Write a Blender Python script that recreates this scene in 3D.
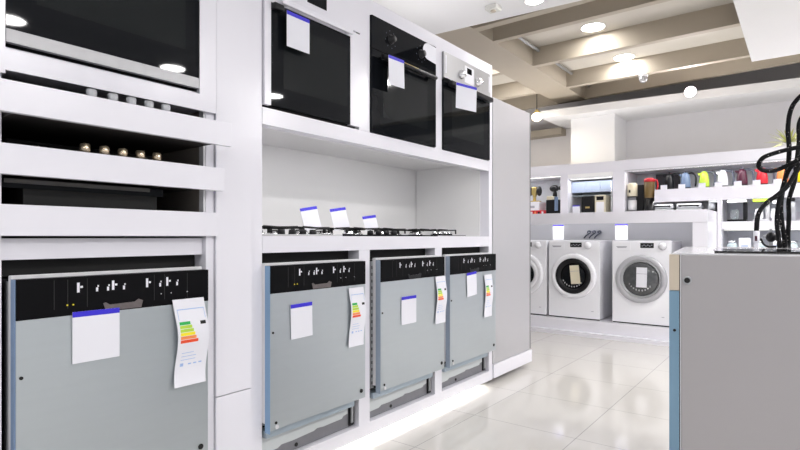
import bpy, bmesh, math, random
from mathutils import Vector, Matrix
random.seed(7)
for o in list(bpy.data.objects): bpy.data.objects.remove(o)
SC = bpy.context.scene
COL = SC.collection

# ------------------------------------------------------------ camera
cam = bpy.data.cameras.new('camera'); cob = bpy.data.objects.new('camera', cam); COL.objects.link(cob)
cam.sensor_width = 36; cam.lens = 530/800*36; cam.shift_y = 12/800; cam.clip_start = .02
cob.location = (0, 0, 1.05); cob.rotation_euler = (math.pi/2, 0, math.radians(37.4))
SC.camera = cob
# ------------------------------------------------------------ world, exposure
w = bpy.data.worlds.new('world'); SC.world = w; w.use_nodes = True
bg = w.node_tree.nodes['Background']; bg.inputs[0].default_value = (.91, .935, 1, 1); bg.inputs[1].default_value = .62
SC.view_settings.view_transform = 'Standard'; SC.view_settings.look = 'None'
SC.view_settings.gamma = 1; SC.view_settings.use_curve_mapping = False
SC.view_settings.exposure = -0.10
LED_POWER = 12; DOWN_POWER = 7

# ------------------------------------------------------------ materials
def mat(name, col, rough=.5, metal=0., spec=.5, emit=None, es=0., noise=0., nscale=20, coat=0., bump=0., alpha=None, trans=0., stretch=None):
    m = bpy.data.materials.new(name); m.use_nodes = True
    nt = m.node_tree; b = nt.nodes['Principled BSDF']
    b.inputs['Base Color'].default_value = (*col, 1); b.inputs['Roughness'].default_value = rough
    b.inputs['Metallic'].default_value = metal; b.inputs['Specular IOR Level'].default_value = spec
    b.inputs['Coat Weight'].default_value = coat; b.inputs['Coat Roughness'].default_value = .05
    b.inputs['Transmission Weight'].default_value = trans
    if emit: b.inputs['Emission Color'].default_value = (*emit, 1); b.inputs['Emission Strength'].default_value = es
    if noise or bump:
        tc = nt.nodes.new('ShaderNodeTexCoord'); n = nt.nodes.new('ShaderNodeTexNoise'); n.inputs['Scale'].default_value = nscale
        n.inputs['Detail'].default_value = 4
        src = tc.outputs['Object']
        if stretch:
            mp = nt.nodes.new('ShaderNodeMapping'); mp.inputs['Scale'].default_value = stretch
            nt.links.new(src, mp.inputs[0]); src = mp.outputs[0]
        nt.links.new(src, n.inputs['Vector'])
        if noise:
            r = nt.nodes.new('ShaderNodeMapRange'); r.inputs[3].default_value = 1-noise; r.inputs[4].default_value = 1+noise
            nt.links.new(n.outputs[0], r.inputs[0])
            mx = nt.nodes.new('ShaderNodeVectorMath'); mx.operation = 'SCALE'; mx.inputs[0].default_value = col
            nt.links.new(r.outputs[0], mx.inputs['Scale']); nt.links.new(mx.outputs[0], b.inputs['Base Color'])
        if bump:
            bp = nt.nodes.new('ShaderNodeBump'); bp.inputs['Strength'].default_value = bump; bp.inputs['Distance'].default_value = .002
            nt.links.new(n.outputs[0], bp.inputs['Height']); nt.links.new(bp.outputs[0], b.inputs['Normal'])
    return m
WHITE = mat('white_laminate', (.82, .81, .87), .22, noise=.01, nscale=3)
NICHE = mat('niche_laminate', (.84, .835, .83), .4, noise=.01, nscale=3)
WALLM = mat('wall_paint', (.84, .82, .83), .8, noise=.02, nscale=6)
SOFF = mat('soffit_paint', (.90, .895, .90), .85, noise=.01, nscale=5)
BEAM = mat('beam_taupe', (.47, .415, .335), .6, noise=.06, nscale=2.5)
SLAB = mat('slab_beige', (.62, .585, .52), .8, noise=.04, nscale=3)
DARKC = mat('dark_ceiling', (.05, .036, .026), .9, noise=.1)
GREYW = mat('grey_alcove', (.52, .52, .55), .6, noise=.02, nscale=4)
BLACKP = mat('black_plastic', (.010, .010, .012), .3, spec=.3, noise=.1)
BLACKM = mat('black_matte', (.008, .008, .008), .7, noise=.1)
DARKIN = mat('dark_interior', (.035, .03, .028), .55, noise=.1, nscale=4)
GLASSB = mat('black_glass', (.006, .007, .009), .03, spec=.13, noise=.05)
CTRL = mat('control_black', (.006, .006, .007), .45, spec=.05, noise=.1)
INNERW = mat('oven_window', (.009, .011, .012), .06, spec=.2, noise=.1, nscale=4)
STEEL = mat('door_steel', (.53, .575, .60), .34, metal=.75, noise=.025, nscale=5, stretch=(1, 1, 12))
STEELB = mat('brushed_inox', (.52, .52, .53), .38, metal=.8, noise=.04, nscale=30, stretch=(1, 12, .3))
FRIDGE = mat('fridge_silver', (.53, .525, .545), .36, metal=.35, noise=.02, nscale=20, stretch=(1, 10, .2))
CHROME = mat('chrome', (.75, .75, .76), .15, metal=1., noise=.02)
GALV = mat('galvanised', (.45, .46, .48), .45, metal=.6, noise=.08, nscale=30)
BRACK = mat('bracket_white', (.60, .63, .64), .5, noise=.03)
FILM = mat('blue_film', (.22, .36, .55), .25, noise=.12, nscale=9, stretch=(1, 1, .4))
FILMG = mat('blue_grey_film', (.19, .32, .44), .3, noise=.1, nscale=7, stretch=(1, 1, .5))
LINER = mat('liner_white', (.75, .75, .77), .35, noise=.02)
PAPER = mat('paper', (.80, .80, .86), .6, noise=.012, nscale=8)
BLUE = mat('tag_blue', (.035, .02, .62), .5, noise=.03)
PBLUE = mat('print_blue', (.35, .5, .8), .6, noise=.03)
ENAMEL = mat('washer_enamel', (.88, .88, .92), .25, noise=.008, nscale=4, coat=.3)
ENSH = mat('drawer_line', (.4, .4, .45), .4, noise=.02)
SIDEP = mat('side_panel_grey', (.44, .42, .43), .4, metal=.35, noise=.025, nscale=4)
BEIGE = mat('beige_plastic', (.60, .52, .42), .45, noise=.03)
GOLD = mat('gold', (.55, .42, .16), .3, metal=.6, noise=.05)
BRASS = mat('brass_silver', (.75, .62, .45), .25, metal=.8, noise=.05)
LAMP = mat('lamp_glow', (1, 1, 1), .5, emit=(1, .98, .95), es=14, noise=.01)
LAMPW = mat('lamp_warm', (1, .85, .6), .5, emit=(1, .82, .55), es=5, noise=.01)
STRIP = mat('strip_glow', (1, 1, 1), .5, emit=(1, .99, .90), es=2.5, noise=.01)
RIM = mat('lamp_rim', (.75, .75, .75), .3, metal=.4, noise=.02)
def c(name, col, rough=.35): return mat(name, col, rough, noise=.04, nscale=12)
GREEN, LIME, YEL, ORA, RED, MAROON, SLATE = c('green', (.02, .42, .08)), c('lime', (.48, .70, .06)), c('yellow', (.95, .8, .02)), c('orange', (.9, .28, .08)), c('red', (.6, .015, .03)), c('maroon', (.07, .01, .03)), c('slate_blue', (.15, .21, .33))
REDBAR = c('red_bar', (.85, .08, .02)); HANDG = c('handle_grey', (.09, .10, .14)); CREAM = c('cream', (.72, .66, .5)); PALEBLUE = c('pale_blue', (.40, .47, .62))
LEAF = c('leaf', (.50, .52, .14)); POTM = c('pot_white', (.75, .75, .78)); AMBER = c('amber', (.16, .10, .03))
GLASS = mat('clear_glass', (.88, .95, .97), .03, trans=.9, noise=.01)
PGLASS = mat('pale_glass', (.70, .82, .86), .12, trans=.35, noise=.01)

# floor tiles (procedural)
FLOOR = bpy.data.materials.new('floor_tiles'); FLOOR.use_nodes = True
nt = FLOOR.node_tree; b = nt.nodes['Principled BSDF']; tc = nt.nodes.new('ShaderNodeTexCoord'); mp = nt.nodes.new('ShaderNodeMapping')
mp.inputs['Location'].default_value = (.95+.6*10, -2.75+.6*20, 0)
br = nt.nodes.new('ShaderNodeTexBrick'); br.offset = 0; br.squash = 1
br.inputs['Scale'].default_value = 1; br.inputs['Brick Width'].default_value = .6; br.inputs['Row Height'].default_value = .6
br.inputs['Mortar Size'].default_value = .0022; br.inputs['Mortar Smooth'].default_value = .2; br.inputs['Bias'].default_value = 0
br.inputs['Color1'].default_value = (.62, .60, .57, 1); br.inputs['Color2'].default_value = (.635, .615, .585, 1); br.inputs['Mortar'].default_value = (.36, .35, .34, 1)
nt.links.new(tc.outputs['Object'], mp.inputs[0]); nt.links.new(mp.outputs[0], br.inputs['Vector']); nt.links.new(br.outputs['Color'], b.inputs['Base Color'])
b.inputs['Roughness'].default_value = .07; b.inputs['Specular IOR Level'].default_value = .55
# braided hose
BRAID = bpy.data.materials.new('braided_black'); BRAID.use_nodes = True
nt = BRAID.node_tree; b = nt.nodes['Principled BSDF']; tc = nt.nodes.new('ShaderNodeTexCoord'); vo = nt.nodes.new('ShaderNodeTexVoronoi'); vo.inputs['Scale'].default_value = 75
cr = nt.nodes.new('ShaderNodeValToRGB'); cr.color_ramp.elements[0].position = .13; cr.color_ramp.elements[0].color = (.30, .28, .27, 1)
cr.color_ramp.elements[1].position = .19; cr.color_ramp.elements[1].color = (.008, .008, .009, 1)
nt.links.new(tc.outputs['Object'], vo.inputs['Vector']); nt.links.new(vo.outputs['Distance'], cr.inputs[0]); nt.links.new(cr.outputs[0], b.inputs['Base Color'])
b.inputs['Roughness'].default_value = .75; b.inputs['Specular IOR Level'].default_value = .15

# ------------------------------------------------------------ mesh helpers
class MB:
    """collects shapes; build() links them as ONE mesh object"""
    def __init__(s): s.bm = bmesh.new(); s.mats = []; s.bev = 0
    def mi(s, m):
        if m not in s.mats: s.mats.append(m)
        return s.mats.index(m)
    def _set(s, faces, m, smooth=False):
        i = s.mi(m)
        for f in faces: f.material_index = i; f.smooth = smooth
    def box(s, x0, x1, y0, y1, z0, z1, m, rot=None, bev=0):
        r = bmesh.ops.create_cube(s.bm, size=1); vs = r['verts']
        M = Matrix.Translation(((x0+x1)/2, (y0+y1)/2, (z0+z1)/2))
        if rot is not None: M = M @ rot
        M = M @ Matrix.Diagonal((abs(x1-x0), abs(y1-y0), abs(z1-z0), 1))
        bmesh.ops.transform(s.bm, matrix=M, verts=vs)
        fs = set(f for v in vs for f in v.link_faces)
        if bev:
            es = set(e for f in fs for e in f.edges)
            rr = bmesh.ops.bevel(s.bm, geom=list(es), offset=bev, segments=2, affect='EDGES', profile=.5)
            fs = set(f for f in fs if f.is_valid) | set(rr['faces'])
        s._set(fs, m); return s
    def cyl(s, p0, p1, r0, m, r1=None, seg=16, caps=True):
        p0, p1 = Vector(p0), Vector(p1); d = p1-p0
        if r1 is None: r1 = r0
        r = bmesh.ops.create_cone(s.bm, cap_ends=caps, segments=seg, radius1=r0, radius2=max(r1, 1e-5), depth=d.length)
        M = Matrix.Translation((p0+p1)/2) @ d.to_track_quat('Z', 'Y').to_matrix().to_4x4()
        bmesh.ops.transform(s.bm, matrix=M, verts=r['verts'])
        fs = set(f for v in r['verts'] for f in v.link_faces); s._set(fs, m, True)
        for f in fs:
            if len(f.verts) > 4: f.smooth = False
        return s
    def lathe(s, prof, m, o=(0, 0, 0), axis='Z', seg=24):
        """prof: list of (radius, height)"""
        rings = []
        for (r, h) in prof:
            ring = []
            for k in range(seg):
                a = 2*math.pi*k/seg; x, y = r*math.cos(a), r*math.sin(a)
                if axis == 'Z': p = (o[0]+x, o[1]+y, o[2]+h)
                elif axis == 'Y': p = (o[0]+x, o[1]+h, o[2]+y)
                else: p = (o[0]+h, o[1]+x, o[2]+y)
                ring.append(s.bm.verts.new(p))
            rings.append(ring)
        fs = []
        for a, b2 in zip(rings, rings[1:]):
            for k in range(seg): fs.append(s.bm.faces.new((a[k], a[(k+1) % seg], b2[(k+1) % seg], b2[k])))
        for ring in (rings[0], rings[-1]):
            try: fs.append(s.bm.faces.new(ring))
            except Exception: pass
        s._set(fs, m, True); return s
    def prism(s, pts, axis, a0, a1, m):
        """pts 2D outline in the plane across axis, extruded from a0 to a1"""
        def P(p, a):
            return {'X': (a, p[0], p[1]), 'Y': (p[0], a, p[1]), 'Z': (p[0], p[1], a)}[axis]
        A = [s.bm.verts.new(P(p, a0)) for p in pts]; B = [s.bm.verts.new(P(p, a1)) for p in pts]
        fs = [s.bm.faces.new(A), s.bm.faces.new(B[::-1])]
        n = len(pts)
        for k in range(n): fs.append(s.bm.faces.new((A[k], B[k], B[(k+1) % n], A[(k+1) % n])))
        s._set(fs, m); return s
    def tube(s, pts, r, m, seg=8, closed=False, cap=True):
        pts = [Vector(p) for p in pts]; n = len(pts); rings = []
        up = Vector((0, 0, 1))
        for i, p in enumerate(pts):
            a = pts[(i-1) % n] if (closed or i) else p; b2 = pts[(i+1) % n] if (closed or i < n-1) else p
            t = (b2-a).normalized(); x = t.cross(up)
            if x.length < .05: x = t.cross(Vector((0, 1, 0)))
            x.normalize(); y = t.cross(x).normalized()
            rr = r[i] if isinstance(r, (list, tuple)) else r
            rings.append([s.bm.verts.new(p+x*rr*math.cos(2*math.pi*k/seg)+y*rr*math.sin(2*math.pi*k/seg)) for k in range(seg)])
        fs = []
        L = n if closed else n-1
        for i in range(L):
            a, b2 = rings[i], rings[(i+1) % n]
            # align
            best = min(range(seg), key=lambda q: (a[0].co-b2[q].co).length)
            for k in range(seg): fs.append(s.bm.faces.new((a[k], a[(k+1) % seg], b2[(k+1+best) % seg], b2[(k+best) % seg])))
        if cap and not closed:
            fs.append(s.bm.faces.new(rings[0])); fs.append(s.bm.faces.new(rings[-1]))
        s._set(fs, m, True); return s
    def sphere(s, o, r, m, sc=(1, 1, 1), seg=16):
        q = bmesh.ops.create_uvsphere(s.bm, u_segments=seg, v_segments=seg//2, radius=r)
        bmesh.ops.transform(s.bm, matrix=Matrix.Translation(o) @ Matrix.Diagonal((*sc, 1)), verts=q['verts'])
        s._set(set(f for v in q['verts'] for f in v.link_faces), m, True); return s
    def build(s, name, parent=None, label=None, cat=None, group=None, kind=None, M=None):
        bmesh.ops.recalc_face_normals(s.bm, faces=s.bm.faces)
        if M is not None: bmesh.ops.transform(s.bm, matrix=M, verts=s.bm.verts)
        me = bpy.data.meshes.new(name); s.bm.to_mesh(me); s.bm.free()
        for m in s.mats: me.materials.append(m)
        o = bpy.data.objects.new(name, me); COL.objects.link(o)
        if parent is not None: o.parent = parent
        tag(o, label, cat, group, kind); return o
def tag(o, label=None, cat=None, group=None, kind=None):
    for k, v in (('label', label), ('category', cat), ('group', group), ('kind', kind)):
        if v: o[k] = v
    return o
def thing(name, label, cat, loc=(0, 0, 0), rz=0, group=None):
    o = bpy.data.objects.new(name, None); COL.objects.link(o); o.empty_display_size = .05
    o.location = loc; o.rotation_euler = (0, 0, rz); return tag(o, label, cat, group)
def struct(name, mb): return mb.build(name, kind='structure')
def copy_thing(root, loc, rz=None, label=None):
    r = root.copy(); COL.objects.link(r); r.location = loc
    if rz is not None: r.rotation_euler = (0, 0, rz)
    if label: r['label'] = label
    for ch in list(root.children):
        k = ch.copy(); COL.objects.link(k); k.parent = r
        for g in list(ch.children):
            q = g.copy(); COL.objects.link(q); q.parent = k
    return r
def spline(pts, n=8):
    P = [Vector(p) for p in pts]; P = [P[0]*2-P[1]]+P+[P[-1]*2-P[-2]]; out = []
    for i in range(1, len(P)-2):
        for k in range(n):
            t = k/n; a, b2, c2, d = P[i-1:i+3]
            out.append(.5*((2*b2)+(c2-a)*t+(2*a-5*b2+4*c2-d)*t*t+(3*b2-a-3*c2+d)*t**3))
    out.append(P[-2]); return out

# ------------------------------------------------------------ room
struct('floor', MB().box(-5, 7, -3, 8.2, -.05, 0, FLOOR))
struct('wall_back', MB().box(-5, 7, 8.1, 8.2, 0, 3.3, WALLM))
struct('wall_left', MB().box(-5.1, -5, -3, 8.2, 0, 3.3, WALLM))
struct('ceiling', MB().box(-5, 7, -3, 7.62, 3.2, 3.26, SLAB).box(-5, 7, 7.62, 8.2, 3.2, 3.26, DARKC))
# dropped white ceiling panels
struct('ceiling', MB().prism([(-4.99, -3), (3.99, -3), (3.99, 5.98), (-.40, 5.98), (-.40, 3.78), (-2.45, 3.60), (-4.99, 3.38)], 'Z', 2.70, 2.80, SOFF))
# beams
struct('trim_1', MB().prism([(-2.875, 3.0), (-2.47, 3.0), (-2.47, 7.6), (-2.875, 7.6)], 'Z', 3.0, 3.2, BEAM))
nb = 2
for y, h, t in ((4.36, .10, .09), (4.76, .20, .07), (5.72, .20, .08), (6.79, .20, .08)):
    for x0, x1 in ((-4.99, -2.875), (-2.47, 3.99)):
        struct('trim_%d' % nb, MB().box(x0, x1, y, y+t, 3.0, 3.0+h, BEAM)); nb += 1
struct('trim_%d' % nb, MB().prism([(-4.99, 7.68), (3.99, 7.10), (3.99, 7.16), (-4.99, 7.74)], 'Z', 3.0, 3.2, BEAM)); nb += 1
# conduit under the slab
struct('trim_%d' % nb, MB().cyl((-2.40, 3.9, 3.16), (-2.40, 7.5, 3.16), .016, GALV)); nb += 1
# bulkhead over the shelving, column behind it
struct('trim_%d' % nb, MB().prism([(-2.97, 7.16), (3.99, 7.76), (3.99, 8.1), (-2.97, 8.1)], 'Z', 2.73, 2.83, SOFF)); nb += 1
struct('trim_%d' % nb, MB().box(-2.66, -2.06, 7.5, 8.1, 0, 2.73, SOFF)); nb += 1
struct('trim_%d' % nb, MB().box(-4.99, -2.95, 7.9, 8.1, 2.62, 2.72, BEAM)); nb += 1

# ------------------------------------------------------------ lamps
def area(parent, size, power, loc=(0, 0, -.012), shape='DISK', col=(.98, .98, 1), rot=(0, 0, 0)):
    l = bpy.data.lights.new('lamp_light', 'AREA'); l.shape = shape; l.size = size; l.energy = power; l.color = col
    o = bpy.data.objects.new('lamp_light', l); COL.objects.link(o); o.location = loc; o.rotation_euler = rot
    o.parent = parent; return o
def downlight(x, y, z, label, power=DOWN_POWER, r=.112, col=(1, .98, .97)):
    t = thing('downlight', label, 'ceiling light', (x, y, z))
    MB().lathe([(r, 0), (r+.008, 0), (r+.008, -.006), (r, -.006)], RIM, seg=32).build('rim', t)
    MB().cyl((0, 0, -.001), (0, 0, -.006), r, LAMP, seg=32).build('lens', t)
    area(t, r*2, power, col=col); return t
downlight(-1.725, 5.51, 3.2, 'round white downlight in the beam bay above the first washing machine, the larger of two', 4.5)
downlight(-1.72, 6.655, 3.2, 'round white downlight in the second beam bay, beside the small ceiling dome camera')
downlight(-3.07, 6.30, 3.2, 'downlight glowing in the beam bay just left of the long beam, over the fridge')
downlight(-3.02, 5.33, 3.2, 'downlight left of the long beam, just above the top edge of the steel-fronted oven')
downlight(-1.50, 3.50, 2.7, 'downlight at the edge of the dropped white ceiling, cut by the top of the picture', 8, .06)
for (x, y) in ((.9, -1.2), (-.6, -1.2), (2.9, -1.2), (2.9, 2.0), (2.9, 5.0)):  # added fill panels above the frame, out of the camera's view
    t = thing('added_light_panel', 'added square white fill panel in the dropped ceiling, out of view', 'ceiling light', (x, y, 2.7), group='added fill panels over the aisle')
    MB().box(-.31, .31, -.31, .31, -.006, 0, RIM).build('added_panel_frame', t)
    MB().box(-.29, .29, -.29, .29, -.010, -.006, LAMP).build('diffuser', t)
    area(t, .58, LED_POWER*(1 if y < 4 else 2.5), (0, 0, -.016), 'SQUARE')
for k, (x, y) in enumerate(((1.27, 1.38), (1.38, 2.75), (1.4, 4.0), (1.2, 5.35))):
    downlight(x, y, 2.7, ('downlight over the right aisle, nearest the camera', 'downlight over the right aisle, second from the camera', 'downlight over the right aisle, third from the camera', 'downlight over the right aisle, farthest from the camera')[k], 26)
for (x, y, lab) in ((.05, 4.35, 'added unseen downlight in front of the washing machines, nearest to the white bulkhead corner'),):  # extra lamp added out of view to brighten the washing machines
    downlight(x, y, 2.7, lab, 20)
# spotlight on the bulkhead
t = thing('spotlight', 'pinkish-white round spotlight fixed to the front edge of the bulkhead', 'spotlight', (-1.10, 7.20, 2.80))
MB().cyl((0, .07, .02), (0, 0, 0), .012, RIM).build('bracket', t)
MB().cyl((0, .045, 0), (0, -.0, 0), .058, RIM, .066, seg=24, caps=True).build('housing', t)
MB().lathe([(.063, 0), (.055, -.018), (.03, -.028), (.001, -.03)], mat('lamp_pink', (1, .9, .95), .5, emit=(1, .86, .93), es=14, noise=.01), axis='Y').build('bulb', t)
area(t, .14, 6, (0, -.05, 0), rot=(-math.pi/2, 0, 0), col=(1, .9, .93))
# warm globe
t = thing('pendant_lamp', 'warm yellow globe lamp hanging behind the top corner of the fridge', 'lamp', (-2.93, 6.93, 2.70))
MB().cyl((0, 0, .06), (0, 0, .5), .006, BLACKM).build('rod', t)
MB().sphere((0, 0, 0), .072, LAMPW, (1, 1, .85)).build('globe', t)
MB().cyl((0, 0, .05), (0, 0, .10), .045, GOLD, .02).build('cap', t)
area(t, .1, 5, (0, 0, -.1), col=(1, .8, .5))
t = thing('dome_camera', 'small silver dome camera hanging under the third beam', 'security camera', (-1.545, 6.83, 3.0))
MB().cyl((0, 0, -.028), (0, 0, 0), .055, RIM).build('mount', t)
MB().sphere((0, 0, -.05), .05, mat('dome_glass', (.45, .45, .46), .08, metal=.4, noise=.05)).build('dome', t)
t = thing('ceiling_sensor', 'small white square sensor on the dropped white ceiling near its edge', 'sensor', (-1.774, 3.42, 2.70))
MB().box(-.045, .045, -.045, .045, -.03, 0, c('sensor_white', (.75, .75, .7)), bev=.006).build('housing', t)
MB().cyl((0, 0, -.036), (0, 0, -.03), .02, BEIGE).build('lens', t)

# ------------------------------------------------------------ tall left display cabinet
XF = -1.77
t = thing('display_cabinet', 'tall glossy white cabinet with the built-in oven and three pulled-out trays, nearest the camera', 'cabinet', (0, 0, 0))
LC = t
MB().box(-2.40, XF, .40, .496, .104, 2.40, WHITE).build('side_panel', t)
MB().box(-2.40, XF, 1.127, 1.160, .104, 2.40, WHITE).build('side_panel', t)
MB().box(-2.42, -2.40, .40, 1.16, .104, 2.40, DARKIN).build('back_panel', t)
MB().box(-2.40, XF, .498, 1.125, 2.20, 2.40, WHITE).build('top_panel', t)
MB().box(-2.40, XF-.008, .498, 1.125, 1.524, 1.583, WHITE).build('rail', t)
MB().box(-2.40, -1.79, .498, 1.125, .985, 1.046, WHITE).build('rail', t)
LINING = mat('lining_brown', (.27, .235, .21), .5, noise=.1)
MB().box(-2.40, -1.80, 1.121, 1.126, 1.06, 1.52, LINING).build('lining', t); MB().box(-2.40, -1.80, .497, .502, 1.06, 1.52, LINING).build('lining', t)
MB().box(-1.80, -1.772, 1.118, 1.1265, 1.06, 1.52, LINER).build('edge_strip', t)
MB().box(XF, XF+.018, .40, .500, 1.502, 2.40, WHITE).box(XF, XF+.018, 1.091, 1.158, 1.512, 2.40, WHITE).box(XF, XF+.018, .500, 1.091, 1.512, 1.572, WHITE).build('oven_surround', t)
MB().box(-2.40, XF, .40, 1.16, .03, .10, WHITE).build('plinth', t)
MB().box(-2.0, XF+.012, 1.163, 1.322, .449, 2.40, WHITE).build('filler_panel', t)
MB().box(-2.0, XF+.012, 1.163, 1.322, .03, .445, WHITE).build('filler_panel', t)
def tray(xf, z0, z1):
    a = MB().box(xf-.020, xf, .28, 1.165, z0, z1, WHITE, bev=.0015)
    f = a.build('tray_front', LC)
    MB().box(-2.30, xf-.0205, .505, 1.115, z0+.006, z0+.018, DARKIN).build('tray_bottom', f)
tray(-1.663, 1.380, 1.464); tray(-1.709, 1.220, 1.304); tray(-1.750, 1.053, 1.141)

# ------------------------------------------------------------ triple display cabinet
BAYS = ((1.385, 1.976), (2.062, 2.660), (2.739, 3.344))
t = thing('display_cabinet', 'long white three-bay cabinet holding ovens above, cooktops in its niche and dishwashers below', 'cabinet')
TC = t
for (y0, y1) in ((1.326, 1.383), (3.346, 3.393)):
    MB().box(-2.40, XF, y0, y1, .104, 2.268, WHITE).build('side_panel', t)
for (y0, y1) in ((1.978, 2.060), (2.662, 2.737)):
    MB().box(-2.40, XF, y0, y1, 1.5855, 2.19, WHITE).build('divider', t)
    MB().box(-2.40, XF, y0, y1, .104, .9835, WHITE).build('divider', t)
MB().box(-2.40, XF, 1.385, 3.344, 2.19, 2.268, WHITE).build('top_panel', t)
MB().box(-2.395, XF-.06, 1.385, 3.344, 1.565, 1.585, NICHE).box(XF-.06, XF, 1.385, 3.344, 1.515, 1.585, WHITE).build('shelf', t)
MB().box(-2.395, XF, 1.385, 3.344, .984, 1.054, WHITE).build('shelf', t)
MB().box(-2.42, -2.40, 1.326, 3.393, .104, 2.268, NICHE).build('back_panel', t)
MB().box(-2.395, -1.84, 3.3385, 3.3455, 1.055, 1.564, NICHE).build('niche_lining', t)
MB().box(-2.40, XF, 1.326, 3.40, .037, .104, WHITE).build('plinth', t)
MB().box(-2.05, -2.02, 1.326, 3.40, 0, .036, WHITE).build('toe_kick', t)
# glowing strip under the plinth
t = thing('light_strip', 'glowing white light strip under the plinth of the three-bay cabinet', 'light strip')
MB().box(-1.86, -1.80, .42, 3.30, .026, .034, STRIP).build('diffuser', t)
MB().box(-1.865, -1.795, .42, 3.30, .034, .0365, RIM).build('channel', t)
l = area(t, .06, 18, (-1.83, 1.86, .022), 'RECTANGLE', (1, .99, .92)); l.data.size_y = 2.85

def added_strip(label, x0, x1, y0, y1, z, power, down=True, rot=None):  # added fill lights, tucked out of sight to brighten niches, shelves and walls
    t = thing('light_strip', label, 'light strip', ((x0+x1)/2, (y0+y1)/2, z))  # added fill strip, shares its name with the plinth strip
    hx, hy = (x1-x0)/2, (y1-y0)/2; s_ = -1 if down else 1
    MB().box(-hx, hx, -hy, hy, 0, .006*-s_, RIM).build('channel', t)
    MB().box(-hx, hx, -hy, hy, 0, .003*s_, STRIP).build('diffuser', t)
    l = area(t, 2*hx, power, (0, 0, .005*s_), 'RECTANGLE', (1, .99, .98), rot=rot or ((0, 0, 0) if down else (math.pi, 0, 0))); l.data.size_y = 2*hy
    return t
added_strip('added fill strip hidden behind the front rail over the niche of cooktops', -1.875, -1.845, 1.42, 3.05, 1.556, 2.9)
added_strip('added fill strip on top of the three-bay cabinet, washing the white ceiling', -2.25, -2.20, 1.40, 3.30, 2.2685, 1.9, down=False)
added_strip('added fill strip tucked under the white counter above the washing machines', -4.5, -.90, 5.692, 5.706, 1.218, 10, rot=(math.radians(80), 0, 0))
added_strip('added fill strip lying on top of the wall shelving, washing the back wall', -4.5, 3.8, 6.80, 6.84, 1.931, 32, down=False)
added_strip('added fill strip under the top board of the wall shelving', -1.60, 3.8, 6.34, 6.36, 1.792, 8)
added_strip('added fill strip under the kettle shelf of the wall shelving', -1.34, 3.8, 6.34, 6.36, 1.438, 6)
added_strip('added fill strip under the second shelf of the wall shelving', -.66, 3.8, 6.34, 6.36, 1.122, 5)
added_strip('added short fill strip in the left niche of the wall shelving', -4.5, -2.38, 6.34, 6.36, 1.792, 5)
added_strip('added short fill strip in the middle niche of the wall shelving', -2.25, -1.78, 6.34, 6.36, 1.742, .8)

# ------------------------------------------------------------ tags
def price_tag(p, label, wd=.132, ht=.155, rz=0, lean=0, roll=0, group=None, th=.0012):
    """card in its local YZ plane facing +X, p = middle of top edge"""
    t = thing('price_tag', label, 'price tag', p, rz, group)
    R = Matrix.Rotation(lean, 4, 'Y') @ Matrix.Rotation(roll, 4, 'X')
    MB().box(0, th, -wd/2, wd/2, -ht, 0, PAPER).build('card', t, M=R)
    MB().box(th, th+.0006, -wd/2, wd/2, -.016, 0, BLUE).build('header_strip', t, label='blue strip along the top', M=R)
    return t
def energy_label(p, label, wd=.12, ht=.28, curl=1, roll=0):
    t = thing('energy_label', label, 'energy label', p)
    n = 14
    def surf(mb, y0, y1, z0, z1, m, off):
        k0 = 0
        N = max(1, int(round((z0-z1)/ht*n*1.5)))
        vs = []
        for i in range(N+1):
            z = z0+(z1-z0)*i/N; s_ = -z/ht
            x = .003+off+.012*curl*math.sin(s_*math.pi*1.2)**2+.030*curl*max(0, s_-.72)**1.2
            sh = .014*curl*max(0, s_-.2)+.012*math.sin(s_*4)
            vs.append((mb.bm.verts.new((x, y0+sh*1, z)), mb.bm.verts.new((x, y1+sh*1, z))))
        fs = [mb.bm.faces.new((a[0], a[1], b2[1], b2[0])) for a, b2 in zip(vs, vs[1:])]
        mb._set(fs, m)
    R = Matrix.Rotation(roll, 4, 'X')
    a = MB(); surf(a, -wd/2, wd/2, 0, -ht, PAPER, 0); o = a.build('card', t, M=R)
    md = o.modifiers.new('t', 'SOLIDIFY'); md.thickness = .0008
    a = MB()
    for i, (m, l_) in enumerate(((GREEN, .34), (LIME, .38), (LIME, .42), (YEL, .46), (ORA, .50), (REDBAR, .56))):
        z = -ht*(.26+.042*i); surf(a, -wd*.42, -wd*.42+wd*l_, z, z-ht*.036, m, .0012)
    a.build('rating_scale', t, label='green to red efficiency bars', M=R)
    a = MB(); surf(a, wd*.24, wd*.42, -ht*.27, -ht*.31, BLACKM, .0012); a.build('rating_arrow', t, M=R)
    a = MB()
    for z0, z1, y0, y1 in ((.115, .125, -.42, .44), (.125, .24, -.42, -.405), (.125, .24, .425, .44)):
        surf(a, wd*y0, wd*y1, -ht*z0, -ht*z1, PBLUE, .0012)
    a.build('frame_line', t, label='pale blue frame line', M=R); a = MB()
    for z in (.62, .66, .70): surf(a, -wd*.35, wd*(.1+.1*math.sin(z*90)), -ht*z, -ht*(z+.006), PBLUE, .0012)
    surf(a, -wd*.35, -wd*.25, -ht*.74, -ht*.775, PBLUE, .0012)
    for k in range(3): surf(a, wd*(-.1+.17*k), wd*(0+.17*k), -ht*.75, -ht*.765, PBLUE, .0012)
    a.build('print', t, label='pale blue print', M=R)
    return t

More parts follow.
